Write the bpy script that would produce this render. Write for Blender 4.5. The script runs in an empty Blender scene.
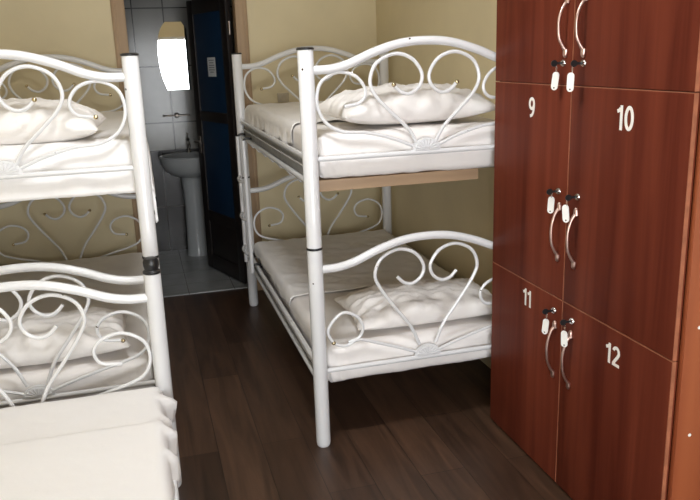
import bpy, bmesh, math, random
from mathutils import Vector, Matrix, noise
C = bpy.context.scene.collection
PI = math.pi

# ---------------------------------------------------------------- materials
def new_mat(name):
    m = bpy.data.materials.new(name); m.use_nodes = True
    nt = m.node_tree; b = nt.nodes['Principled BSDF']
    return m, nt, b

def simple(name, col, rough=.5, metal=0., var=.06, scale=6., bump=0., bscale=60., coat=0.):
    m, nt, b = new_mat(name); N = nt.nodes; L = nt.links
    tc = N.new('ShaderNodeTexCoord'); nz = N.new('ShaderNodeTexNoise')
    nz.inputs['Scale'].default_value = scale; nz.inputs['Detail'].default_value = 5
    L.new(tc.outputs['Object'], nz.inputs['Vector'])
    r = N.new('ShaderNodeValToRGB')
    r.color_ramp.elements[0].position = .3; r.color_ramp.elements[1].position = .7
    r.color_ramp.elements[0].color = (*[c*(1-var) for c in col], 1)
    r.color_ramp.elements[1].color = (*[min(1, c*(1+var)) for c in col], 1)
    L.new(nz.outputs['Fac'], r.inputs[0]); L.new(r.outputs[0], b.inputs['Base Color'])
    b.inputs['Roughness'].default_value = rough; b.inputs['Metallic'].default_value = metal
    b.inputs['Coat Weight'].default_value = coat
    if bump:
        n2 = N.new('ShaderNodeTexNoise'); n2.inputs['Scale'].default_value = bscale; n2.inputs['Detail'].default_value = 6
        L.new(tc.outputs['Object'], n2.inputs['Vector'])
        bp = N.new('ShaderNodeBump'); bp.inputs['Strength'].default_value = bump; bp.inputs['Distance'].default_value = .01
        L.new(n2.outputs['Fac'], bp.inputs['Height']); L.new(bp.outputs[0], b.inputs['Normal'])
    return m

def wood(name, dark, light, grain=(14, 14, .9), rough=.4, coat=0., band=.5, spec=.5):
    m, nt, b = new_mat(name); b.inputs['Specular IOR Level'].default_value = spec; N = nt.nodes; L = nt.links
    tc = N.new('ShaderNodeTexCoord')
    mp = N.new('ShaderNodeMapping'); mp.inputs['Scale'].default_value = grain
    L.new(tc.outputs['Object'], mp.inputs['Vector'])
    a = N.new('ShaderNodeTexNoise'); a.inputs['Scale'].default_value = 1.0; a.inputs['Detail'].default_value = 7; a.inputs['Distortion'].default_value = .6
    L.new(mp.outputs[0], a.inputs['Vector'])
    mp2 = N.new('ShaderNodeMapping'); mp2.inputs['Scale'].default_value = tuple(g*.45 if g > 3 else g*.25 for g in grain)
    L.new(tc.outputs['Object'], mp2.inputs['Vector'])
    c = N.new('ShaderNodeTexNoise'); c.inputs['Scale'].default_value = 1.0; c.inputs['Detail'].default_value = 2
    L.new(mp2.outputs[0], c.inputs['Vector'])
    mx = N.new('ShaderNodeMix'); mx.data_type = 'FLOAT'; mx.inputs[0].default_value = band
    L.new(a.outputs['Fac'], mx.inputs[2]); L.new(c.outputs['Fac'], mx.inputs[3])
    r = N.new('ShaderNodeValToRGB'); r.color_ramp.elements[0].position = .36; r.color_ramp.elements[1].position = .66
    r.color_ramp.elements[0].color = (*dark, 1); r.color_ramp.elements[1].color = (*light, 1)
    L.new(mx.outputs[0], r.inputs[0]); L.new(r.outputs[0], b.inputs['Base Color'])
    b.inputs['Roughness'].default_value = rough; b.inputs['Coat Weight'].default_value = coat
    b.inputs['Coat Roughness'].default_value = .25
    return m

def brick_mat(name, c1, c2, grout, w, h, mortar, rot=(0, 0, 0), loc=(0, 0, 0), rough=.3, off=0., grain=None, bump=.2, freq=2):
    m, nt, b = new_mat(name); N = nt.nodes; L = nt.links
    tc = N.new('ShaderNodeTexCoord'); mp = N.new('ShaderNodeMapping')
    mp.inputs['Rotation'].default_value = rot; mp.inputs['Location'].default_value = loc
    L.new(tc.outputs['Object'], mp.inputs['Vector'])
    br = N.new('ShaderNodeTexBrick'); br.offset = off; br.offset_frequency = freq; br.squash = 1.
    br.inputs['Scale'].default_value = 1; br.inputs['Brick Width'].default_value = w; br.inputs['Row Height'].default_value = h
    br.inputs['Mortar Size'].default_value = mortar; br.inputs['Mortar Smooth'].default_value = .1; br.inputs['Bias'].default_value = 0
    br.inputs['Color1'].default_value = (*c1, 1); br.inputs['Color2'].default_value = (*c2, 1); br.inputs['Mortar'].default_value = (*grout, 1)
    L.new(mp.outputs[0], br.inputs['Vector'])
    nz = N.new('ShaderNodeTexNoise'); nz.inputs['Detail'].default_value = 6
    if grain:
        g = N.new('ShaderNodeMapping'); g.inputs['Scale'].default_value = grain
        L.new(tc.outputs['Object'], g.inputs['Vector']); L.new(g.outputs[0], nz.inputs['Vector']); nz.inputs['Scale'].default_value = 1
        nz.inputs['Distortion'].default_value = 1.2
    else:
        L.new(tc.outputs['Object'], nz.inputs['Vector']); nz.inputs['Scale'].default_value = 5
    r = N.new('ShaderNodeValToRGB'); r.color_ramp.elements[0].position = .3; r.color_ramp.elements[1].position = .75
    k = .55 if grain else .85
    r.color_ramp.elements[0].color = (k, k, k, 1); r.color_ramp.elements[1].color = (1.35 if grain else 1.1,)*3 + (1,)
    L.new(nz.outputs['Fac'], r.inputs[0])
    mx = N.new('ShaderNodeMix'); mx.data_type = 'RGBA'; mx.blend_type = 'MULTIPLY'; mx.inputs[0].default_value = 1
    L.new(br.outputs['Color'], mx.inputs[6]); L.new(r.outputs[0], mx.inputs[7]); L.new(mx.outputs[2], b.inputs['Base Color'])
    b.inputs['Roughness'].default_value = rough
    if bump:
        bp = N.new('ShaderNodeBump'); bp.invert = True; bp.inputs['Strength'].default_value = bump; bp.inputs['Distance'].default_value = .003
        L.new(br.outputs['Fac'], bp.inputs['Height']); L.new(bp.outputs[0], b.inputs['Normal'])
    return m

M = dict(
    wall=simple('cream_wall_paint', (.70, .605, .395), .6, var=.05, scale=2.5, bump=.12, bscale=14),
    ceil=simple('ceiling_paint', (.78, .76, .70), .9),
    floor=brick_mat('dark_laminate', (.050, .025, .0145), (.092, .048, .028), (.015, .009, .006), 1.25, .19, .0015,
                    rot=(0, 0, PI/2), rough=.42, off=.37, grain=(16, 1.4, 1), bump=.15, freq=2),
    metal=None,
    black=simple('black_rubber', (.012, .012, .013), .35, var=.1),
    dark=simple('chipped_dark_steel', (.05, .045, .04), .5, var=.1),
    brass=simple('brass_ball', (.66, .56, .36), .2, 1.),
    chrome=simple('chrome', (.75, .74, .72), .15, 1.),
    rose=simple('copper_tinted_chrome', (.62, .44, .38), .33, 1., var=.15, scale=40),
    nickel=simple('dark_nickel', (.35, .30, .27), .3, 1.),
    sheet=simple('white_bed_cotton', (.85, .835, .83), .85, var=.015, scale=3, bump=.18, bscale=26),
    mattress=simple('white_mattress_cover', (.84, .81, .79), .85, var=.02, scale=3, bump=.2, bscale=18),
    pillow=simple('white_pillow_cotton', (.83, .80, .775), .85, var=.02, scale=4, bump=.5, bscale=22),
    locker=wood('mahogany_laminate', (.078, .0145, .008), (.182, .042, .0215), (15, 15, .8), .42, 0., spec=.04),
    lockside_lit=wood('window_lit_mahogany_side', (.25, .060, .022), (.35, .098, .036), (11, 11, .6), .40),  # locker mahogany in a lighter orange, window light put into the colour
    edge=simple('worn_door_edge', (.34, .12, .06), .5, var=.2, scale=30),
    board=wood('pale_plywood', (.30, .195, .115), (.45, .31, .19), (1.2, 16, 16), .6),
    casing=wood('tan_wood_casing', (.31, .20, .11), (.46, .32, .19), (18, 18, 1.2), .5),
    blue=simple('dark_blue_panel', (.004, .026, .070), .45, var=.08, scale=3),
    dframe=simple('black_brown_door_frame', (.016, .012, .011), .4, var=.2, scale=8),
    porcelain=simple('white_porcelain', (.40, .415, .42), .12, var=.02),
    paper=simple('notice_paper', (.70, .72, .74), .7, var=.04, scale=30),
    ink=simple('grey_ink', (.25, .27, .3), .8),
    white=simple('white_plastic', (.86, .85, .82), .35, var=.02),
    number=simple('white_vinyl_number', (.86, .83, .78), .5, var=.02),
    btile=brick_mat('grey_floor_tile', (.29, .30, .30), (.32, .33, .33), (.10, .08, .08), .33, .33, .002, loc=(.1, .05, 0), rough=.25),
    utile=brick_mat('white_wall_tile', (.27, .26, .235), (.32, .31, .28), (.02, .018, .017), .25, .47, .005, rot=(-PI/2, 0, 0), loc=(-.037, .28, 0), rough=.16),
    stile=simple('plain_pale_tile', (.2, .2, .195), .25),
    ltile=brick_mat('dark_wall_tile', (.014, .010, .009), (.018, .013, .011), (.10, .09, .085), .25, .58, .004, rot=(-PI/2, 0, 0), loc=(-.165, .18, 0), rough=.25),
    cream=simple('cream_plastic', (.50, .43, .31), .4),
    upvc=simple('white_window_frame', (.75, .75, .74), .4, var=.02),
    grey=simple('grey_side_plate', (.26, .265, .275), .6, scale=20, var=.15),
)
def enamel():
    m = simple('white_enamel', (.745, .75, .765), .22, var=.02, scale=5, coat=.3)
    nt = m.node_tree; N = nt.nodes; L = nt.links; b = N['Principled BSDF']
    src = b.inputs['Base Color'].links[0].from_socket
    tc = N.new('ShaderNodeTexCoord'); v = N.new('ShaderNodeTexVoronoi'); v.inputs['Scale'].default_value = 13
    L.new(tc.outputs['Object'], v.inputs['Vector'])
    nz = N.new('ShaderNodeTexNoise'); nz.inputs['Scale'].default_value = 90; L.new(tc.outputs['Object'], nz.inputs['Vector'])
    ad = N.new('ShaderNodeMath'); ad.operation = 'MULTIPLY_ADD'; ad.inputs[1].default_value = .10
    L.new(nz.outputs['Fac'], ad.inputs[0]); L.new(v.outputs['Distance'], ad.inputs[2])
    lt = N.new('ShaderNodeMath'); lt.operation = 'LESS_THAN'; lt.inputs[1].default_value = .108
    L.new(ad.outputs[0], lt.inputs[0])
    mx = N.new('ShaderNodeMix'); mx.data_type = 'RGBA'
    L.new(lt.outputs[0], mx.inputs[0]); L.new(src, mx.inputs[6]); mx.inputs[7].default_value = (.05, .035, .025, 1)
    L.new(mx.outputs[2], b.inputs['Base Color'])
    return m
M['metal'] = enamel()
m, nt, b = new_mat('mirror_glass'); b.inputs['Metallic'].default_value = 1; b.inputs['Base Color'].default_value = (.93, .95, .95, 1); b.inputs['Roughness'].default_value = .015
M['mirror'] = m
m, nt, b = new_mat('window_glass')
tr = nt.nodes.new('ShaderNodeBsdfTransparent'); gl = nt.nodes.new('ShaderNodeBsdfGlossy'); gl.inputs['Roughness'].default_value = .02
fr = nt.nodes.new('ShaderNodeFresnel'); ms = nt.nodes.new('ShaderNodeMixShader')
nt.links.new(fr.outputs[0], ms.inputs[0]); nt.links.new(tr.outputs[0], ms.inputs[1]); nt.links.new(gl.outputs[0], ms.inputs[2])
nt.links.new(ms.outputs[0], nt.nodes['Material Output'].inputs['Surface'])
M['glass'] = m

# ---------------------------------------------------------------- mesh helpers
def link(name, bm, mat, parent=None, smooth=True, sharp=40):
    me = bpy.data.meshes.new(name)
    bmesh.ops.recalc_face_normals(bm, faces=bm.faces)
    bm.to_mesh(me); bm.free()
    me.materials.append(mat)
    if smooth:
        for p in me.polygons: p.use_smooth = True
        try: me.set_sharp_from_angle(angle=math.radians(sharp))
        except Exception: pass
    o = bpy.data.objects.new(name, me); C.objects.link(o)
    if parent: o.parent = parent
    return o

def thing(name, label, cat, loc=(0, 0, 0), group=None, rz=0):
    o = bpy.data.objects.new(name, None); C.objects.link(o)
    o.empty_display_size = .1
    o.location = loc; o.rotation_euler = (0, 0, rz)
    tag(o, label, cat, group); return o
def tag(o, label, cat, group=None):
    o['label'] = label; o['category'] = cat
    if group: o['group'] = group
    return o
def struct(o): o['kind'] = 'structure'; return o

def box(bm, x0, x1, y0, y1, z0, z1, bev=0., seg=2):
    v = [bm.verts.new(p) for p in ((x0,y0,z0),(x1,y0,z0),(x1,y1,z0),(x0,y1,z0),(x0,y0,z1),(x1,y0,z1),(x1,y1,z1),(x0,y1,z1))]
    fs = [bm.faces.new([v[i] for i in q]) for q in ((0,3,2,1),(4,5,6,7),(0,1,5,4),(1,2,6,5),(2,3,7,6),(3,0,4,7))]
    if bev:
        es = list({e for f in fs for e in f.edges})
        bmesh.ops.bevel(bm, geom=es, offset=bev, segments=seg, affect='EDGES', profile=.6)

def catmull(pts, n=8):
    P = [Vector(p) for p in pts]; out = []
    P = [P[0]*2-P[1]] + P + [P[-1]*2-P[-2]]
    for i in range(1, len(P)-2):
        a, b, c, d = P[i-1:i+3]
        for k in range(n):
            t = k/n
            out.append(.5*((2*b)+(c-a)*t+(2*a-5*b+4*c-d)*t*t+(3*b-a-3*c+d)*t**3))
    out.append(P[-2]); return out

def tube(bm, pts, r, seg=10, smooth=0, flat=1.):
    P = catmull(pts, smooth) if smooth else [Vector(p) for p in pts]
    R = r if isinstance(r, (list, tuple)) else None
    n = len(P); rings = []
    T0 = (P[1]-P[0]).normalized()
    up = Vector((0, 1, 0)) if abs(T0.y) < .9 else Vector((1, 0, 0))
    N = (up - T0*up.dot(T0)).normalized()
    for i in range(n):
        T = (P[min(i+1, n-1)]-P[max(i-1, 0)]).normalized()
        N = (N - T*N.dot(T)).normalized(); B = T.cross(N)
        if R:
            f = i/(n-1)*(len(R)-1); k = min(int(f), len(R)-2); rr = R[k]+(R[k+1]-R[k])*(f-k)
        else: rr = r
        rings.append([bm.verts.new(P[i]+N*rr*flat*math.cos(a)+B*rr*math.sin(a)) for a in (2*PI*j/seg for j in range(seg))])
    for a, b in zip(rings, rings[1:]):
        for j in range(seg): bm.faces.new((a[j], a[(j+1) % seg], b[(j+1) % seg], b[j]))
    bm.faces.new(rings[0]); bm.faces.new(rings[-1])

def lathe(bm, prof, c=(0, 0), seg=24, sx=1., sy=1.):
    rings = []
    for r, z in prof:
        rings.append([bm.verts.new((c[0]+r*sx*math.cos(a), c[1]+r*sy*math.sin(a), z)) for a in (2*PI*j/seg for j in range(seg))])
    for a, b in zip(rings, rings[1:]):
        for j in range(seg): bm.faces.new((a[j], a[(j+1) % seg], b[(j+1) % seg], b[j]))
    bm.faces.new(rings[0]); bm.faces.new(rings[-1])

def ball(bm, p, r, seg=12):
    bmesh.ops.create_uvsphere(bm, u_segments=seg, v_segments=seg//2+2, radius=r, matrix=Matrix.Translation(p))

def B(): return bmesh.new()
def nz(x, y, z, s): return noise.fractal(Vector((x, y, z))*s, 1., 2., 4)

# ---------------------------------------------------------------- room shell
WX0, WX1, WXR = -1.08, 1.675, 1.97         # left wall, right wall, niche behind the lockers
YB, YT, YR = 5.20, 5.32, -1.25             # wall with the doorway, its thickness, window wall
CZ = 2.75
def shell(name, mat, boxes, sm=False):
    bm = B()
    for q in boxes: box(bm, *q)
    return struct(link(name, bm, mat, smooth=sm))
shell('floor', M['floor'], [(WX0-.1, WXR+.1, YR-.1, YT-.02, -.08, 0)])
shell('ceiling', M['ceil'], [(WX0-.1, WXR+.1, YR-.1, YT, CZ, CZ+.08)])
shell('wall_left', M['wall'], [(WX0-.1, WX0, YR-.1, YT, 0, CZ)])
shell('wall_right', M['wall'], [(WX1, WX1+.4, 2.90, YT, 0, CZ), (WXR, WXR+.1, YR-.1, 2.90, 0, CZ)])
DX0, DX1, DH = -.012, .690, 2.10
shell('wall_back', M['wall'], [(WX0, DX0-.02, YB, YT, 0, CZ), (DX1+.02, WX1, YB, YT, 0, CZ), (DX0-.02, DX1+.02, YB, YT, DH+.02, CZ)])
WA, WB_, WZ0, WZ1 = -.72, 1.42, .18, 2.06
shell('wall_front', M['wall'], [(WX0, WA, YR-.12, YR, 0, CZ), (WB_, WXR, YR-.12, YR, 0, CZ), (WA, WB_, YR-.12, YR, WZ1, CZ), (WA, WB_, YR-.12, YR, 0, WZ0)])
# window with mullions
bm = B()
f = .055
for q in ((WA, WB_, WZ0, WZ0+f), (WA, WB_, WZ1-f, WZ1)): box(bm, q[0], q[1], YR-.09, YR-.03, q[2], q[3], .006)
for x in (WA, .55, WB_-f): box(bm, x, x+f, YR-.09, YR-.03, WZ0+f, WZ1-f, .006)
win = struct(link('window_1', bm, M['upvc']))
for a, b_ in ((WA+f, .55), (.55+f, WB_-f)):
    bm = B(); box(bm, a, b_, YR-.063, YR-.057, WZ0+f, WZ1-f); link('window_pane', bm, M['glass'], win, False)
# bathroom shell
BX0, BX1, BY = -.10, 1.30, 6.66
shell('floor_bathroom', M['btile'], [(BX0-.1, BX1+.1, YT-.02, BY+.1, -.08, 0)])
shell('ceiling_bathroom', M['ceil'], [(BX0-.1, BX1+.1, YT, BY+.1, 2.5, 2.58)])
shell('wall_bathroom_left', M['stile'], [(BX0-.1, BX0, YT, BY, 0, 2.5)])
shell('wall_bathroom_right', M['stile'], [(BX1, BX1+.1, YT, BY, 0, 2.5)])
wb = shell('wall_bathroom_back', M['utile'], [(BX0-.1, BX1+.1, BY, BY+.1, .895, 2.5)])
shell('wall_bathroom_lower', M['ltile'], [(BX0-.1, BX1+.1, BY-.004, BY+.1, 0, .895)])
# door casing and jamb lining
bm = B()
cw = .085
for a, b_ in ((DX0-cw, DX0), (DX1, DX1+cw-.005)):
    box(bm, a, b_, YB-.016, YB, 0, DH+cw, .004)
    box(bm, a+.008 if a < 0 else a+.055, a+.024 if a < 0 else b_-.008, YB-.022, YB-.014, 0, DH+cw-.012, .003)
box(bm, DX0, DX1, YB-.016, YB, DH, DH+cw, .004)
box(bm, DX0-.02, DX0, YB, YT, 0, DH, .002); box(bm, DX1, DX1+.02, YB, YT, 0, DH, .002); box(bm, DX0-.02, DX1+.02, YB, YT, DH, DH+.02, .002)
struct(link('trim_1', bm, M['casing']))
bm = B(); box(bm, DX0, DX1, YT-.045, YT+.005, 0, .008, .003); struct(link('trim_2', bm, M['btile']))
# door leaf, open into the bathroom
hx, hy = .664, YT+.035
door = bpy.data.objects.new('door_1', None); C.objects.link(door); struct(door)
door.location = (hx, hy, 0); door.rotation_euler = (0, 0, math.atan2(5.995-hy, .452-hx))
LW, LH = .672, 2.07
bm = B()
st = .095
for q in ((0, st, .012, LH), (LW-st, LW, .012, LH), (st, LW-st, LH-.10, LH), (st, LW-st, 1.19, 1.265), (st, LW-st, .40, .49), (st, LW-st, .012, .13)):
    box(bm, q[0], q[1], -.02, .02, q[2], q[3], .004)
link('door_frame', bm, M['dframe'], door)
for z0, z1, mt in ((1.265, LH-.10, 'blue'), (.49, 1.19, 'blue'), (.13, .40, 'dframe')):
    bm = B(); box(bm, st, LW-st, -.010, .010, z0, z1, .002); link('door_panel', bm, M[mt], door)
bm = B()
for s in (-1, 1):
    tube(bm, [(LW-.05, s*.02, 1.03), (LW-.05, s*.06, 1.03), (LW-.075, s*.068, 1.03), (LW-.17, s*.066, 1.025)], .008, smooth=4)
    box(bm, LW-.068, LW-.032, min(s*.02, s*.026), max(s*.02, s*.026), .94, 1.07, .002)
link('door_handle', bm, M['nickel'], door)
bm = B()
for z in (.25, 1.85): lathe(bm, [(.009, z-.045), (.009, z+.045)], (-.006, 0), 10)
link('door_hinge', bm, M['nickel'], door)

# ---------------------------------------------------------------- beds
HW = .489          # half the distance between post centres
PR, TR, SR, LR = .0315, .0175, .0075, .0105
J, H = .889, 1.674

HEART = [(.038,1.285),(.078,1.350),(.150,1.420),(.212,1.485),(.234,1.545),(.205,1.612),(.130,1.645),(.058,1.624),(.017,1.568),(.024,1.520),(.065,1.489),(.105,1.496),(.136,1.525)]
SIDE = [(.05,1.275),(.14,1.312),(.25,1.342),(.35,1.352),(.42,1.392),(.452,1.465),(.434,1.545),(.366,1.582),(.292,1.564),(.254,1.508),(.276,1.463),(.343,1.450)]
SIDE_LOW = [(.05,.372),(.14,.402),(.25,.433),(.36,.462),(.425,.495),(.450,.557),(.432,.628),(.360,.670),(.285,.655),(.251,.612),(.272,.562),(.346,.548)]
SIDE_BENT = [(.05,.372),(.13,.405),(.24,.445),(.315,.468),(.375,.448),(.425,.470),(.446,.530),(.385,.596),(.318,.572),(.294,.520),(.312,.478),(.36,.462)]
TOP = [(-.489,1.594),(-.40,1.595),(-.32,1.612),(-.22,1.652),(-.11,1.683),(0,1.692),(.11,1.683),(.22,1.652),(.32,1.612),(.40,1.595),(.489,1.594)]

def low(p, d=.797):
    u, z = p
    if z > 1.49: return (u, z-d)
    return (u, .693-(1.49-z)*1.40)

def end_panel(bed, y, upper, bent=False, balls='both'):
    """curved head rail, straight lower rail, heart, side scrolls, shell plate: y is the panel's plane in bed space"""
    top = TOP if upper else [(u, z-.797) for u, z in TOP]
    rz = 1.250 if upper else .346
    bm = B()
    tube(bm, [(u, y, z) for u, z in top], TR, 14, smooth=5)
    tube(bm, [(-HW, y, rz), (HW, y, rz)], LR, 10)
    pan = link('end_panel', bm, M['metal'], bed)
    heart = HEART if upper else [low(p) for p in HEART]
    for s in (-1, 1):
        bm = B(); tube(bm, [(s*u, y, z) for u, z in heart], SR, 8, smooth=6); link('heart_scroll', bm, M['metal'], pan)
        sd = SIDE if upper else (SIDE_BENT if bent and s < 0 else SIDE_LOW)
        bm = B(); tube(bm, [(s*u, y, z) for u, z in sd], SR*.92, 8, smooth=6); link('side_scroll', bm, M['metal'], pan)
        ends = []
        if balls in ('both', 'heart'): ends.append(heart[-1])
        if bent and s < 0: ends.append((.425, .468))
        elif balls in ('both', 'side'): ends.append(sd[-1])
        for k, (u, z) in enumerate(ends):
            bm = B(); ball(bm, (s*u, y-.002, z), .0095); link('brass_ball', bm, M['brass'], pan)
    bm = B()    # half-round shell plate with ribs
    R = .062; n = 24
    for yy, rr, th in ((y, R, .006), (y, R*.80, .010)):
        a = [bm.verts.new((rr*math.cos(PI*i/n), yy-th, rz+.008+rr*.82*math.sin(PI*i/n))) for i in range(n+1)]
        b = [bm.verts.new((v.co.x, yy+th, v.co.z)) for v in a]
        bm.faces.new(a); bm.faces.new(b)
        for i in range(n+1): j = (i+1) % (n+1); bm.faces.new((a[i], a[j], b[j], b[i]))
    for i in range(1, 10):
        t = PI*i/10
        tube(bm, [(.012*math.cos(t), y-.011, rz+.010+.010*math.sin(t)), (R*.86*math.cos(t), y-.011, rz+.008+R*.72*math.sin(t))], .0022, 6)
    link('shell_plate', bm, M['metal'], pan)
    return pan

def post(bed, x, y, top):
    bm = B()
    lathe(bm, [(PR*.80, .0), (PR*.93, .006), (PR, .018), (PR, J-.004)] if top > J else [(PR*.80, .0), (PR*.93, .006), (PR, .018), (PR, J)], (x, y), 28)
    if top > J: lathe(bm, [(PR, J+.005), (PR, top-.004), (PR*.97, top)], (x, y), 28)
    p = link('bed_post', bm, M['metal'], bed)
    if top > J:
        bm = B(); lathe(bm, [(PR+.0012, J-.0045), (PR+.0022, J), (PR+.0012, J+.0055)], (x, y), 28); link('joint_ring', bm, M['black'], p)
        bm = B(); lathe(bm, [(PR+.002, top-.004), (PR+.003, top+.002), (PR*.9, top+.006)], (x, y), 28); link('post_cap', bm, M['black'], p)
    else:
        bm = B(); lathe(bm, [(PR*.99, top), (PR+.002, top+.003), (PR+.002, top+.009), (PR*.80, top+.015), (PR*.92, top+.030), (PR*.93, top+.045), (PR*.75, top+.058), (PR*.5, top+.061)], (x, y), 28)
        link('post_plug', bm, M['black'], p)
    return p

def side_rails(bed, x, L_, upper):
    z1, z0 = (1.250, 1.152) if upper else (.358, .288)
    bm = B()
    for z in (z1, z0): tube(bm, [(x, 0, z), (x, L_, z)], .0125, 10)
    s = 1 if x < 0 else -1
    tube(bm, [(x, 0, (z0+z1)/2+.008), (x, L_, (z0+z1)/2+.008)], .0045, 8)
    for yy in (PR-.002, L_-PR-.014): box(bm, x-.008, x+.008, yy, yy+.016, z0-.02, z1+.02, .002)
    o = link('side_rail', bm, M['metal'], bed)
    bm = B(); box(bm, x-.0015+.012*s, x+.0015+.012*s, PR, L_-PR, z0+.004, z1-.004); link('side_plate', bm, M['grey'], o, False)
    return o

def make_bed(name, label, loc, L_=2.0, bunk=True, bent=False, cat='bunk bed', group=None, balls=('side', 'both')):
    bed = thing(name, label, cat, loc, group)
    top = H if bunk else J
    for x in (-HW, HW):
        for y in (0, L_): post(bed, x, y, top)
        for up in ((False, True) if bunk else (False,)): side_rails(bed, x, L_, up)
    for up in ((False, True) if bunk else (False,)):
        end_panel(bed, 0, up, bent and not up, balls[1 if up else 0]); end_panel(bed, L_, up, False, 'both' if bunk else 'none')
        zs = 1.120 if up else .253
        for k in range(7):
            y = .32 + k*(L_-.62)/6
            bm = B(); tube(bm, [(-HW, y, zs+.034), (-HW+.02, y, zs), (HW-.02, y, zs), (HW, y, zs+.034)], .010, 8); link('cross_bar', bm, M['metal'], bed)
    return bed

# plank supports under the upper mattresses
def plank(bed, x0, x1, y0, y1, z0, z1):
    bm = B(); box(bm, x0, x1, y0, y1, z0, z1, .003); return link('support_board', bm, M['board'], bed)

RX, RY = .6376+HW, 2.868
LX, LY = -.007-HW, 3.005
FY = 2.7526
right_bunk = make_bed('bunk_bed', 'white metal bunk bed beside the lockers with a ladder on its side', (RX, RY, 0), bent=True, balls=('none', 'heart'), group='white scrollwork beds')
left_bunk = make_bed('bunk_bed', 'white metal bunk bed left of the doorway, behind the low bed', (LX, LY, 0), group='white scrollwork beds')
front_bed = make_bed('single_bed', 'low white metal bed in the left foreground with black plugs on its posts', (LX-.001, FY-2.0, 0), bunk=False, cat='bed', balls=('none', 'none'), group='white scrollwork beds')
plank(right_bunk, -HW+.045, .262, .055, 1.9, 1.108, 1.156)

# ladder hooked on the right bunk
lad = thing('bunk_ladder', 'narrow white tube ladder hooked on the side of the right bunk bed', 'ladder', (.598, 4.66, 0))
for y in (-.135, .135):
    bm = B(); tube(bm, [(0, y, .335), (0, y, 1.165)], .0125, 10); u = link('ladder_upright', bm, M['metal'], lad)
    for z in (.365, 1.158):
        bm = B(); tube(bm, [(-.004, y, z-.03), (0, y, z+.003), (.018, y, z+.018), (.052, y, z+.016), (.060, y, z-.006)], .0075, 8, smooth=3); link('ladder_hook', bm, M['black'], u)
for z in (.45, .67, .91):
    bm = B(); tube(bm, [(0, -.135, z), (-.022, -.07, z-.004), (-.026, 0, z-.005), (-.022, .07, z-.004), (0, .135, z)], .009, 8, smooth=4); link('rung', bm, M['metal'], lad)

# ---------------------------------------------------------------- soft goods
def rounded_box(x0, x1, y0, y1, z0, z1, r, nx, ny, nzz, wob):
    """closed box with rounded edges on a fine grid; wob(x,y,z,normal) -> outward shift"""
    bm = B(); key = {}
    def vert(p):
        k = tuple(round(c, 5) for c in p)
        if k in key: return key[k]
        P = Vector(p); Q = Vector((min(max(P.x, x0+r), x1-r), min(max(P.y, y0+r), y1-r), min(max(P.z, z0+r), z1-r)))
        d = P-Q; d = d.normalized() if d.length > 1e-6 else Vector((0, 0, 1))
        key[k] = bm.verts.new(Q+d*(r+wob(P.x, P.y, P.z, d))); return key[k]
    def lin(a, b, n):   # denser near the ends so the rounding reads
        return [a+(b-a)*(.5-.5*math.cos(PI*i/n))*.35+(b-a)*i/n*.65 for i in range(n+1)]
    X, Y, Z = lin(x0, x1, nx), lin(y0, y1, ny), lin(z0, z1, nzz)
    def grid(A, Bv, f):
        for i in range(len(A)-1):
            for j in range(len(Bv)-1):
                q = [vert(f(A[i], Bv[j])), vert(f(A[i+1], Bv[j])), vert(f(A[i+1], Bv[j+1])), vert(f(A[i], Bv[j+1]))]
                if len(set(q)) == 4: bm.faces.new(q)
    for z in (z0, z1): grid(X, Y, lambda a, b: (a, b, z))
    for y in (y0, y1): grid(X, Z, lambda a, b: (a, y, b))
    for x in (x0, x1): grid(Y, Z, lambda a, b: (x, a, b))
    return bm

def mattress(label, x0, x1, y0, y1, z0, z1, seed, sag=.0, r=.035):
    xc, zc = (x0+x1)/2, z0
    def wob(x, y, z, n):
        w = .006*nz(x+seed, y, z, 3.) + .0030*nz(x, y+seed, z, 14)
        if abs(n.z) < .8:   # sides: gathers near the bottom corners
            e = min(abs(x-x0), abs(x-x1)) if abs(n.y) > abs(n.x) else min(abs(y-y0), abs(y-y1))
            g = math.exp(-e/.10)
            w += g*.006*math.sin((x+y)*150+z*40+seed) * (1-(z-z0)/(z1-z0)*.6)
            w += .004*math.sin((z-z0)/(z1-z0)*PI)
        return w
    bm = rounded_box(x0, x1, y0, y1, z0, z1, r, 64, 90, 14, wob)
    if sag:
        for v in bm.verts:
            t = (v.co.x-xc)/(x1-x0)*2
            v.co.z -= sag*(1-t*t)*math.exp(-((v.co.y-(y0+.9))/.8)**2)
    o = link('mattress', bm, M['mattress'], sharp=80); tag(o, label, 'mattress', 'white mattresses on the beds'); return o

m_ru = mattress('white mattress on the upper bunk by the lockers', .678, 1.575, 2.893, 4.82, 1.160, 1.345, 1.3)
m_rl = mattress('thin white mattress on the lower bunk by the lockers', .676, 1.575, 2.893, 4.82, .268, .435, 4.1)
m_lu = mattress('white mattress on the upper bunk left of the doorway', -.945, .004, 3.056, 4.96, 1.157, 1.340, 7.7)
m_ll = mattress('white mattress on the lower bunk left of the doorway', -.945, -.045, 3.035, 4.96, .268, .435, 9.2)
m_fr = mattress('white mattress on the low bed in the left foreground', -.945, -.035, .80, 2.712, .268, .448, 12.4)

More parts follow.
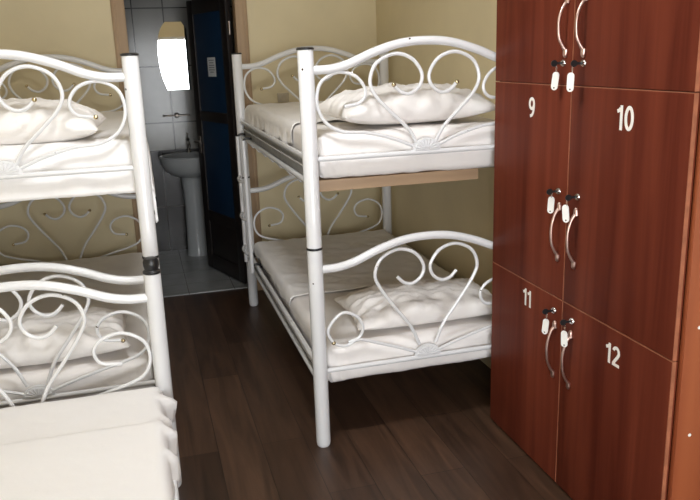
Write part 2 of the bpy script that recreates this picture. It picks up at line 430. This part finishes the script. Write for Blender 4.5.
def drape(name, label, x0, x1, y0, y1, z, over, seed, cat='sheet', amp=.006, edge=None, r=.03, th=.0022, mat='sheet', fine=.5, step=.014, out=.010, tips=()):
    """a cloth lying on top of a mattress; over = lengths hanging down on (left, right, near, far)"""
    bm = B(); oL, oR, oN, oF = over
    def fold(s, lo, hi, a, b):
        # s runs along the cloth; outside lo..hi it bends over the edge; returns (position, drop)
        if s < lo:
            e = lo-s
            if e < r*PI/2: return lo-r*math.sin(e/r), r*(1-math.cos(e/r))
            return lo-r, r+(e-r*PI/2)
        if s > hi:
            e = s-hi
            if e < r*PI/2: return hi+r*math.sin(e/r), r*(1-math.cos(e/r))
            return hi+r, r+(e-r*PI/2)
        return s, 0.
    nx = max(8, int((x1-x0+oL+oR)/step)); ny = max(8, int((y1-y0+oN+oF)/step))
    V = {}
    for i in range(nx+1):
        for j in range(ny+1):
            u, v = i/nx, j/ny
            sy0 = y0-oN+(y1-y0+oN+oF)*v
            eL, eR = oL, oR
            if edge:
                eL = oL*edge(sy0, 0); eR = oR*edge(sy0, 1)
            sx = x0-eL+(x1-x0+eL+eR)*u
            sy = sy0
            px, dx = fold(sx, x0+r if oL else -9, x1-r if oR else 9, 0, 0)
            py, dy = fold(sy, y0+r if oN else -9, y1-r if oF else 99, 0, 0)
            d = max(dx, dy)
            w = amp*(nz(px+seed, py, 0, 4.)+fine*nz(px, py+seed, 0, 12.))
            P = Vector((px, py, z-d+.5*amp+(abs(w) if d < .01 else w*.3)))
            hang = max(0, d-r)
            if dx > r: P.x += (1 if sx > x1-r else -1)*(.004+hang*.03+out*min(1, hang/.06)*(nz(seed, sy*1.0, .3*hang, 9.)+.4*math.sin(sy*70+seed*3)))
            if dx > 0 and sx > x1-r:
                for ty, ta in tips: P.x += ta*math.exp(-((sy-ty)/.022)**2)*min(1, dx/.035)*(1-.35*hang/.1)
            if not oN: P.z -= .004*math.exp(-(sy-y0)/.025)
            if dy > r: P.y += (1 if sy > y1-r else -1)*(.004+hang*.05+.010*min(1, hang/.06)*nz(sx, seed, 0, 10.))
            V[i, j] = bm.verts.new(P)
    for i in range(nx):
        for j in range(ny): bm.faces.new((V[i, j], V[i+1, j], V[i+1, j+1], V[i, j+1]))
    o = link(name, bm, M[mat], sharp=80)
    sm = o.modifiers.new('thickness', 'SOLIDIFY'); sm.thickness = th; sm.offset = 1
    tag(o, label, cat, 'white bed sheets'); return o

def rag(base, amt, f, seed):
    def e(y, side):
        return max(.25, base+amt*noise.noise(Vector((y*f, seed+side*5, 0))))
    return e
drape('bed_sheet', 'white sheet over the low foreground bed, its corners hanging off the right side', -.945, -.022, .80, 2.722, .458, (.05, .15, 0, .05), 3.3,
      edge=rag(.85, .5, 6, 2.2), amp=.003, r=.034, out=.012, tips=((2.63, .052), (2.47, .025)))
drape('folded_blanket', 'folded white blanket covering the near part of the low foreground bed', -.955, -.020, .79, 2.415, .466, (.05, .13, 0, .006), 8.3,
      cat='blanket', edge=rag(.85, .4, 6, 7.1), out=.010, tips=((2.36, .036), (2.20, .026)), amp=.003, r=.030, th=.004)
drape('bed_sheet', 'white sheet on the upper bunk left of the doorway, corner hanging past the post', -.945, .020, 3.050, 4.9, 1.349, (.03, .24, .19, .04), 5.1,
      edge=rag(1., .5, 5, 4.2), amp=.006, r=.032)
drape('bed_sheet', 'rumpled white sheet on the upper bunk by the lockers', .668, 1.56, 3.36, 4.85, 1.349, (.10, .0, .0, .05), 6.4,
      edge=rag(1., .6, 6, 1.5), amp=.010, r=.032, fine=.4)
drape('bed_sheet', 'rumpled white sheet on the lower bunk by the lockers', .664, 1.58, 3.62, 4.86, .440, (.05, .0, .0, .03), 2.4,
      edge=rag(1., .4, 6, 6.5), amp=.013, r=.030, fine=.35)

def pillow(label, c, size, rz, seed, rx=0., ry=0., puff=1.):
    sx, sy, sz = size; n, m_ = 60, 44
    bm = B(); up = {}; dn = {}
    for i in range(n+1):
        for j in range(m_+1):
            u, v = 2*i/n-1, 2*j/m_-1
            pinch = 1-.055*(1-abs(v)**2)*(abs(u)**3)   # sides drawn in between the corners
            pinv = 1-.07*(1-abs(u)**2)*(abs(v)**3)
            x = u*sx/2*pinch*(1+.02*nz(u, v, seed, 2)); y = v*sy/2*pinv*(1+.03*nz(v, u, seed, 2))
            t = ((1-abs(u)**2.6)*(1-abs(v)**2.4))
            t = max(t, 0)**.5
            edge_w = 1-t
            w = .010*nz(x+seed, y, 0, 7.)+.010*nz(x, y-seed, 0, 15.)
            ang = math.atan2(v, u)
            w += .0035*nz(x*2+y, y*2-x, seed, 22.)
            w += .007*math.sin(ang*17+4*nz(u, v, seed, 1.5))*max(0, min(1, 2.6*edge_w))*(t > 0)
            w += .5*.012*max(0, nz(u*1.5, v*1.5, seed+3, 1.4))
            zt = t*sz*.62*puff+w*min(1, t*2.2)
            zb = -t*sz*.38
            border = i in (0, n) or j in (0, m_)
            up[i, j] = bm.verts.new((x, y, zt if not border else 0))
            dn[i, j] = up[i, j] if border else bm.verts.new((x, y, min(zb, -.001)))
    for i in range(n):
        for j in range(m_):
            bm.faces.new((up[i, j], up[i+1, j], up[i+1, j+1], up[i, j+1]))
            q = (dn[i, j], dn[i, j+1], dn[i+1, j+1], dn[i+1, j])
            if any(a is not b for a, b in zip(q, (up[i, j], up[i, j+1], up[i+1, j+1], up[i+1, j]))): 
                try: bm.faces.new(q)
                except ValueError: pass
    o = link('pillow', bm, M['pillow'], sharp=80)
    o.location = c; o.rotation_euler = (rx, ry, rz)
    tag(o, label, 'pillow', 'white pillows on the bunks'); return o
pillow('plump white pillow on the upper bunk by the lockers', (1.13, 3.13, 1.412), (.72, .42, .155), .10, 1.7, rx=.05)
pillow('flat white pillow on the lower bunk by the lockers', (1.20, 3.15, .490), (.74, .46, .135), .0, 5.2)
pillow('white pillow on the upper bunk left of the doorway', (-.50, 3.27, 1.405), (.72, .42, .175), -.04, 8.8, rx=.04)
pillow('white pillow on the lower bunk left of the doorway', (-.49, 3.27, .495), (.72, .44, .160), .03, 3.1)

# ---------------------------------------------------------------- lockers
FX = 1.418                                   # plane of the door fronts
y0L, y1L = 1.678, 2.834
ZS = [.012, .757, 1.5215, 2.286]
lock = thing('locker', 'tall reddish mahogany locker cabinet with numbered doors beside the bunk bed', 'locker', ((FX+WXR)/2, (y0L+y1L)/2, 0))
lock_inv = Matrix.Translation(Vector(lock.location)).inverted()
def lp(bm, name, mat, parent=None, **k):     # child built in world coordinates
    bmesh.ops.transform(bm, matrix=lock_inv, verts=bm.verts)
    return link(name, bm, mat, parent or lock, **k)
cx0, cx1 = FX+.0195, WXR-.012
bm = B()
box(bm, cx0, cx1, y1L-.018, y1L, .0, ZS[3], .001); box(bm, cx1-.006, cx1, y0L, y1L, .0, ZS[3])
box(bm, cx0, cx1, 2.258, 2.276, .0, ZS[3])
for z in (.0, ZS[1]-.009, ZS[2]-.009, ZS[3]-.018): box(bm, cx0+.001, cx1-.006, y0L+.002, y1L-.002, z, z+.018)
lp(bm, 'carcass', M['locker'])
bm = B(); box(bm, cx0, cx1, y0L-.0185, y0L, .0, ZS[3]+.0, .0012); side = lp(bm, 'side_panel', M['lockside_lit'])
for z in (.52, .86, 1.16, 1.42, .18, 1.8):
    bm = B(); lathe(bm, [(.0055, 0), (.005, .0015), (.001, .002)], (0, 0), 12)
    bmesh.ops.transform(bm, matrix=Matrix.Translation((cx0+.045, y0L-.0185, z)) @ Matrix.Rotation(PI/2, 4, 'X'), verts=bm.verts)
    lp(bm, 'screw_cap', M['white'], side)
num = {(0, 0): '11', (0, 1): '12', (1, 0): '9', (1, 1): '10'}
numpos = {'9': (2.532, 1.434), '10': (1.968, 1.434), '11': (2.528, .6885), '12': (1.959, .668)}
def arc(cx, cy, rx, ry, a0, a1, n=18):
    return [(cx+rx*math.cos(math.radians(a0+(a1-a0)*i/n)), cy+ry*math.sin(math.radians(a0+(a1-a0)*i/n))) for i in range(n+1)]
GLYPH = {'1': (.36, [[(.27, 0), (.27, .99)], [(.21, .86), (.13, .78), (.02, .745)]]),
         '0': (.54, [arc(.27, .5, .19, .42, 90, 450, 32)]),
         '9': (.54, [arc(.27, .68, .185, .24, 0, 360, 28), arc(.17, .60, .285, .52, 14, -70, 12)+[(.13, .085)]]),
         '2': (.54, [arc(.27, .70, .185, .22, 165, -20, 18)+[(.36, .48), (.20, .26), (.09, .10)], [(.03, .08), (.51, .08)]])}
def number_mesh(txt, h):
    bm = B(); x0 = 0; W = sum(GLYPH[c][0] for c in txt)+.10*(len(txt)-1); sw = .074
    for ch in txt:
        wd, strokes = GLYPH[ch]
        for si, st_ in enumerate(strokes):
            P = [Vector((x+x0-W/2, y-.5, 0)) for x, y in st_]
            closed = (P[0]-P[-1]).length < 1e-4
            if closed: P = P[:-1]
            n = len(P); T, Bt = [], []
            for i in range(n):
                a = P[(i-1) % n] if closed or i else P[0]; b_ = P[(i+1) % n] if closed or i < n-1 else P[-1]
                d = (b_-a).normalized(); nrm = Vector((-d.y, d.x, 0))*sw
                T.append([bm.verts.new((Vector(((P[i]+nrm*s).x*1.1, (P[i]+nrm*s).y, 0))*h)+Vector((0, 0, zz))) for s, zz in ((1, 0), (-1, 0), (-1, .0009-.0003*si), (1, .0009-.0003*si))])
            rng = n if closed else n-1
            for i in range(rng):
                A, D = T[i], T[(i+1) % n]
                for q in range(4): bm.faces.new((A[q], A[(q+1) % 4], D[(q+1) % 4], D[q]))
            if not closed: bm.faces.new(T[0]); bm.faces.new(T[-1])
        x0 += wd+.10
    return bm
for r in range(3):
    for c in range(2):
        a, b_ = (y0L, 2.2655) if c == 1 else (2.2685, y1L)
        bm = B(); box(bm, FX, FX+.018, a, b_, ZS[r]+.0015, ZS[r+1]-.0015, .0012)
        d = lp(bm, 'locker_door', M['locker'], sharp=30)
        # thin worn edging round the door front
        bm = B(); e = .0022; zz0, zz1 = ZS[r]+.0015, ZS[r+1]-.0015
        for q in ((a, b_, zz1-e, zz1), (a, a+e, zz0, zz1-e)): box(bm, FX-.0004, FX+.012, q[0]-.0003, q[1]+.0003, q[2], q[3]+.0003)
        lp(bm, 'edge_strip', M['edge'], d)
        hy_ = 2.203 if c == 1 else 2.310
        if r == 2: zt, zb = 1.795, 1.634
        elif r == 1: zt, zb = 1.093, .916
        else: zt, zb = .645, .458
        bm = B(); h = zt-zb
        pts = [(FX-.001, hy_, zt), (FX-.008, hy_, zt-.004), (FX-.020, hy_, zt-.020), (FX-.031, hy_, zt-.30*h), (FX-.034, hy_, zt-.5*h), (FX-.030, hy_, zt-.72*h), (FX-.018, hy_, zb+.022), (FX-.007, hy_, zb+.006), (FX-.001, hy_, zb)]
        tube(bm, pts, [.008, .0066, .0052, .0048, .0048, .0048, .0052, .0066, .008], 10, smooth=5)
        for z, s in ((zt, 1), (zb, -1)):
            tube(bm, [(FX-.003, hy_, z-s*.006), (FX-.004, hy_, z+s*.012), (FX-.002, hy_, z+s*.020)], [.010, .0085, .005], 10, smooth=3)
        lp(bm, 'handle', M['rose'], d)
        zl = (.702, 1.152, 1.595)[r]; ly = 2.200 if c == 1 else 2.322
        bm = B(); lathe(bm, [(.0125, 0), (.0125, .003), (.0105, .006), (.0085, .006), (.0080, .010), (.004, .010)], (0, 0), 24)
        bmesh.ops.transform(bm, matrix=Matrix.Translation((FX, ly, zl)) @ Matrix.Rotation(-PI/2, 4, 'Y'), verts=bm.verts)
        lp(bm, 'lock', M['chrome'], d)
        t = num.get((r, c))
        if t:
            bm = number_mesh(t, .076 if t in ('9', '10') else .070)
            ny_, nz_ = numpos[t]
            R = Matrix(((0, 0, -1, FX-.0002), (-1, 0, 0, ny_), (0, 1, 0, nz_), (0, 0, 0, 1)))
            bmesh.ops.transform(bm, matrix=R, verts=bm.verts)
            lp(bm, 'number', M['number'], d, smooth=False)
        # key with tag hanging from the lock
        if r == 2: lab = 'key with white oval tag in the lock of the %s upper door, above number %s' % (('left', '9') if c == 0 else ('right', '10'))
        else: lab = 'key with white oval tag in the lock of locker door %s' % t
        k = thing('locker_key', lab, 'key', (FX-.010, ly, zl), 'keys in the locker doors')
        bm = B(); box(bm, -.020, .004, -.0012, .0012, -.004, .004, .0004)
        lathe_pts = [(-.020-.012*math.cos(a), 0, .011*math.sin(a)) for a in (2*PI*i/18 for i in range(18))]
        va = [bm.verts.new((x-.008, -.0016, z)) for x, _, z in lathe_pts]; vb = [bm.verts.new((x-.008, .0016, z)) for x, _, z in lathe_pts]
        bm.faces.new(va); bm.faces.new(vb)
        for i in range(18): bm.faces.new((va[i], va[(i+1) % 18], vb[(i+1) % 18], vb[i]))
        link('key_blade', bm, M['black'], k, smooth=False)
        dx_, dz_ = ((.014, -.012), (.016, -.016), (.018, 0), (0, -.006), (.018, -.010), (0, -.010))[r*2+c]
        tilt = (.10, -.05, .06, -.10, .12, .02)[r*2+c]
        bm = B(); rc = Vector((-.033+.8*dx_, 0, -.012+.6*dz_)); pts = [rc+Vector((.011*math.cos(a)*.6, .011*math.cos(a)*.7, .011*math.sin(a))) for a in (2*PI*i/16 for i in range(17))]
        tube(bm, pts, .0011, 6); link('key_ring', bm, M['chrome'], k)
        # tag : stadium with a hole, thin rim
        bm = B(); tw, tl, th = .0120, .062, .0016
        prof = [(tw*math.cos(a), tw*math.sin(a)) for a in (PI*i/10 for i in range(11))]
        prof += [(-tw*math.cos(a), -(tl-2*tw)-tw*math.sin(a)) for a in (PI*i/10 for i in range(11))]
        fa = [bm.verts.new((0-th, y, z)) for y, z in prof]; fb = [bm.verts.new((0+th, y, z)) for y, z in prof]
        bm.faces.new(fa); bm.faces.new(fb)
        n_ = len(prof)
        for i in range(n_): bm.faces.new((fa[i], fa[(i+1) % n_], fb[(i+1) % n_], fb[i]))
        dx_, dz_ = ((.014, -.012), (.016, -.016), (.018, 0), (0, -.006), (.018, -.010), (0, -.010))[r*2+c]
        T = Matrix.Translation((-.036+dx_, .003, -.030+dz_)) @ Matrix.Rotation(.55, 4, 'Z') @ Matrix.Rotation(tilt, 4, 'X')
        bmesh.ops.transform(bm, matrix=T, verts=bm.verts)
        tg = link('key_tag', bm, M['white'], k, sharp=30)
        bm = B(); lathe(bm, [(.0028, -.0018), (.0028, .0018)], (0, 0), 12)
        bmesh.ops.transform(bm, matrix=T @ Matrix.Translation((0, 0, -.042)) @ Matrix.Rotation(PI/2, 4, 'Y'), verts=bm.verts)
        link('tag_eyelet', bm, M['black'], tg)

# ---------------------------------------------------------------- bathroom things
sink = thing('pedestal_sink', 'pale porcelain pedestal sink in the bathroom under the mirror', 'sink', (.395, 6.40, 0))
bm = B()
# pedestal
lathe(bm, [(.098, 0), (.100, .012), (.094, .03), (.088, .20), (.083, .42), (.086, .58), (.095, .68), (.10, .705)], (0, .03), 32, sy=.85)
link('pedestal', bm, M['porcelain'], sink)
bm = B(); seg = 40
prof = [(.10, .69), (.17, .715), (.225, .76), (.250, .82), (.258, .865), (.250, .874), (.225, .870), (.205, .845), (.17, .79), (.09, .755), (.025, .748)]
rings = []
for r_, z in prof:
    ring = []
    for i in range(seg):
        a = 2*PI*i/seg; x = r_*math.cos(a); y = r_*.86*math.sin(a)
        if y > 0: y *= 1.08; 
        ring.append(bm.verts.new((x*1.02, y, z)))
    rings.append(ring)
for a, b_ in zip(rings, rings[1:]):
    for j in range(seg): bm.faces.new((a[j], a[(j+1) % seg], b_[(j+1) % seg], b_[j]))
bm.faces.new(rings[0]); bm.faces.new(rings[-1])
link('basin', bm, M['porcelain'], sink)
bm = B(); lathe(bm, [(.022, .872), (.020, .885), (.014, .90), (.013, .965), (.017, .985), (.010, .995)], (0, .20), 16)
tube(bm, [(0, .20, .945), (0, .14, .965), (0, .085, .955), (0, .07, .925)], .011, 10, smooth=4)
tube(bm, [(0, .20, .99), (0, .225, 1.01), (0, .17, 1.035)], .006, 8, smooth=3)
link('faucet', bm, M['chrome'], sink)

# mirror : bulging left edge, straight right edge, clipped top corner
bm = B()
left = catmull([(.268, 0, 1.403), (.232, 0, 1.52), (.216, 0, 1.67), (.222, 0, 1.80), (.250, 0, 1.90), (.292, 0, 1.957)], 6)
out = [(v.x, v.z) for v in left] + [(.425, 1.957), (.462, 1.90), (.462, 1.403)]
a = [bm.verts.new((x-.35, -.004, z-1.68)) for x, z in out]; b_ = [bm.verts.new((x-.35, .004, z-1.68)) for x, z in out]
bm.faces.new(a); bm.faces.new(b_)
for i in range(len(out)): j = (i+1) % len(out); bm.faces.new((a[i], a[j], b_[j], b_[i]))
mi = link('wall_mirror', bm, M['mirror'], smooth=False); mi.location = (.35, BY-.016, 1.68); mi.rotation_euler = (0, 0, -.042)
tag(mi, 'frameless mirror with a bulging left edge above the bathroom sink', 'mirror')

rail = thing('towel_rail', 'short chrome rail with a round rosette below the bathroom mirror', 'towel rail', (.325, BY, 1.188))
bm = B(); lathe(bm, [(.024, 0), (.024, .006), (.012, .012), (.010, .045)], (0, 0), 20)
bmesh.ops.transform(bm, matrix=Matrix.Rotation(PI/2, 4, 'X'), verts=bm.verts); link('rosette', bm, M['nickel'], rail)
bm = B(); tube(bm, [(-.11, -.042, 0), (.10, -.042, 0)], .006, 10)
for x in (-.11, .10): ball(bm, (x, -.042, 0), .009)
link('bar', bm, M['nickel'], rail)

# paper on the door leaf
pn = thing('paper_notice', 'small white paper notice stuck on the blue door', 'notice', (0, 0, 0))
wm = Matrix.Translation(door.location) @ Matrix.Rotation(door.rotation_euler.z, 4, 'Z')
sgn = 1 if (wm.to_3x3() @ Vector((0, 1, 0))).x < 0 else -1
pn.matrix_world = wm @ Matrix.Translation((.315, sgn*.0115, 1.59))
bm = B(); box(bm, -.068, .068, -.0006, .0006, -.068, .068); link('sheet', bm, M['paper'], pn, False)
bm = B()
for i, (w, z) in enumerate(((.045, .048), (.038, .030), (.05, .012), (.048, -.004), (.05, -.02), (.030, -.036))): box(bm, -w, w, sgn*.0007-.0001, sgn*.0007+.0001, z-.003, z+.003)
link('printed_lines', bm, M['ink'], pn, False)

ws = thing('wall_socket', 'small cream wall socket on the wall behind the bunk beside the doorway', 'socket', (.984, YB, 1.372))
bm = B(); box(bm, -.04, .04, -.010, 0, -.032, .032, .004); link('socket_plate', bm, M['cream'], ws)
bm = B(); lathe(bm, [(.021, .0), (.021, .0035), (.017, .0035), (.016, .001)], (0, 0), 20)
bmesh.ops.transform(bm, matrix=Matrix.Translation((0, -.0095, 0)) @ Matrix.Rotation(PI/2, 4, 'X'), verts=bm.verts); link('socket_ring', bm, M['cream'], ws)
# ---------------------------------------------------------------- light
w = bpy.data.worlds.new('overcast'); bpy.context.scene.world = w; w.use_nodes = True
bg = w.node_tree.nodes['Background']; bg.inputs['Color'].default_value = (.95, .975, 1., 1); bg.inputs['Strength'].default_value = 6.0
lamp = thing('fill_lamp', 'unseen round white fill lamp added on the bedroom ceiling', 'lamp', (.30, 2.15, CZ-.075))  # added lamp above the view, brightens the room from overhead
bm = B(); lathe(bm, [(.19, .075), (.20, .07), (.20, .03), (.185, .025)], (0, 0), 40); link('fill_lamp_base', bm, M['white'], lamp)
m, nt, b = new_mat('fill_lamp_diffuser'); b.inputs['Emission Color'].default_value = (.965, .98, 1, 1); b.inputs['Emission Strength'].default_value = 40.
bm = B(); lathe(bm, [(.183, .026), (.178, .012), (.14, .002), (.07, -.003), (.01, -.004)], (0, 0), 40); link('fill_lamp_shade', bm, m, lamp)
li = bpy.data.lights.new('window_portal', 'AREA'); li.shape = 'RECTANGLE'; li.size = WB_-WA; li.size_y = WZ1-WZ0
li.cycles.is_portal = True
lo = bpy.data.objects.new('window_portal', li); C.objects.link(lo)
lo.location = ((WA+WB_)/2, YR-.10, (WZ0+WZ1)/2); lo.rotation_euler = (PI/2, 0, 0)

# ---------------------------------------------------------------- camera
f_px, yaw, pit, rol = 744.4573, .2679, -.2576, .0345
yaw, pit, rol = CAM = (.26790, -.25760, .03450)
fwd = Vector((math.sin(yaw)*math.cos(pit), math.cos(yaw)*math.cos(pit), math.sin(pit)))
rt = Vector((math.cos(yaw), -math.sin(yaw), 0)); up = rt.cross(fwd)
rc = rt*math.cos(rol)-up*math.sin(rol); uc = rt*math.sin(rol)+up*math.cos(rol)
cam = bpy.data.cameras.new('camera'); co = bpy.data.objects.new('camera', cam); C.objects.link(co)
R = Matrix((rc, uc, -fwd)).transposed().to_4x4()
co.matrix_world = Matrix.Translation((0, 0, 1.65)) @ R
cam.sensor_fit = 'HORIZONTAL'; cam.sensor_width = 36; cam.lens = f_px/700*36; cam.clip_start = .02
sc = bpy.context.scene; sc.camera = co
sc.view_settings.view_transform = 'Standard'; sc.view_settings.look = 'None'; sc.view_settings.gamma = 1
sc.view_settings.use_curve_mapping = False; sc.view_settings.exposure = .95
sc.cycles.use_denoising = True; sc.cycles.max_bounces = 10; sc.cycles.diffuse_bounces = 6
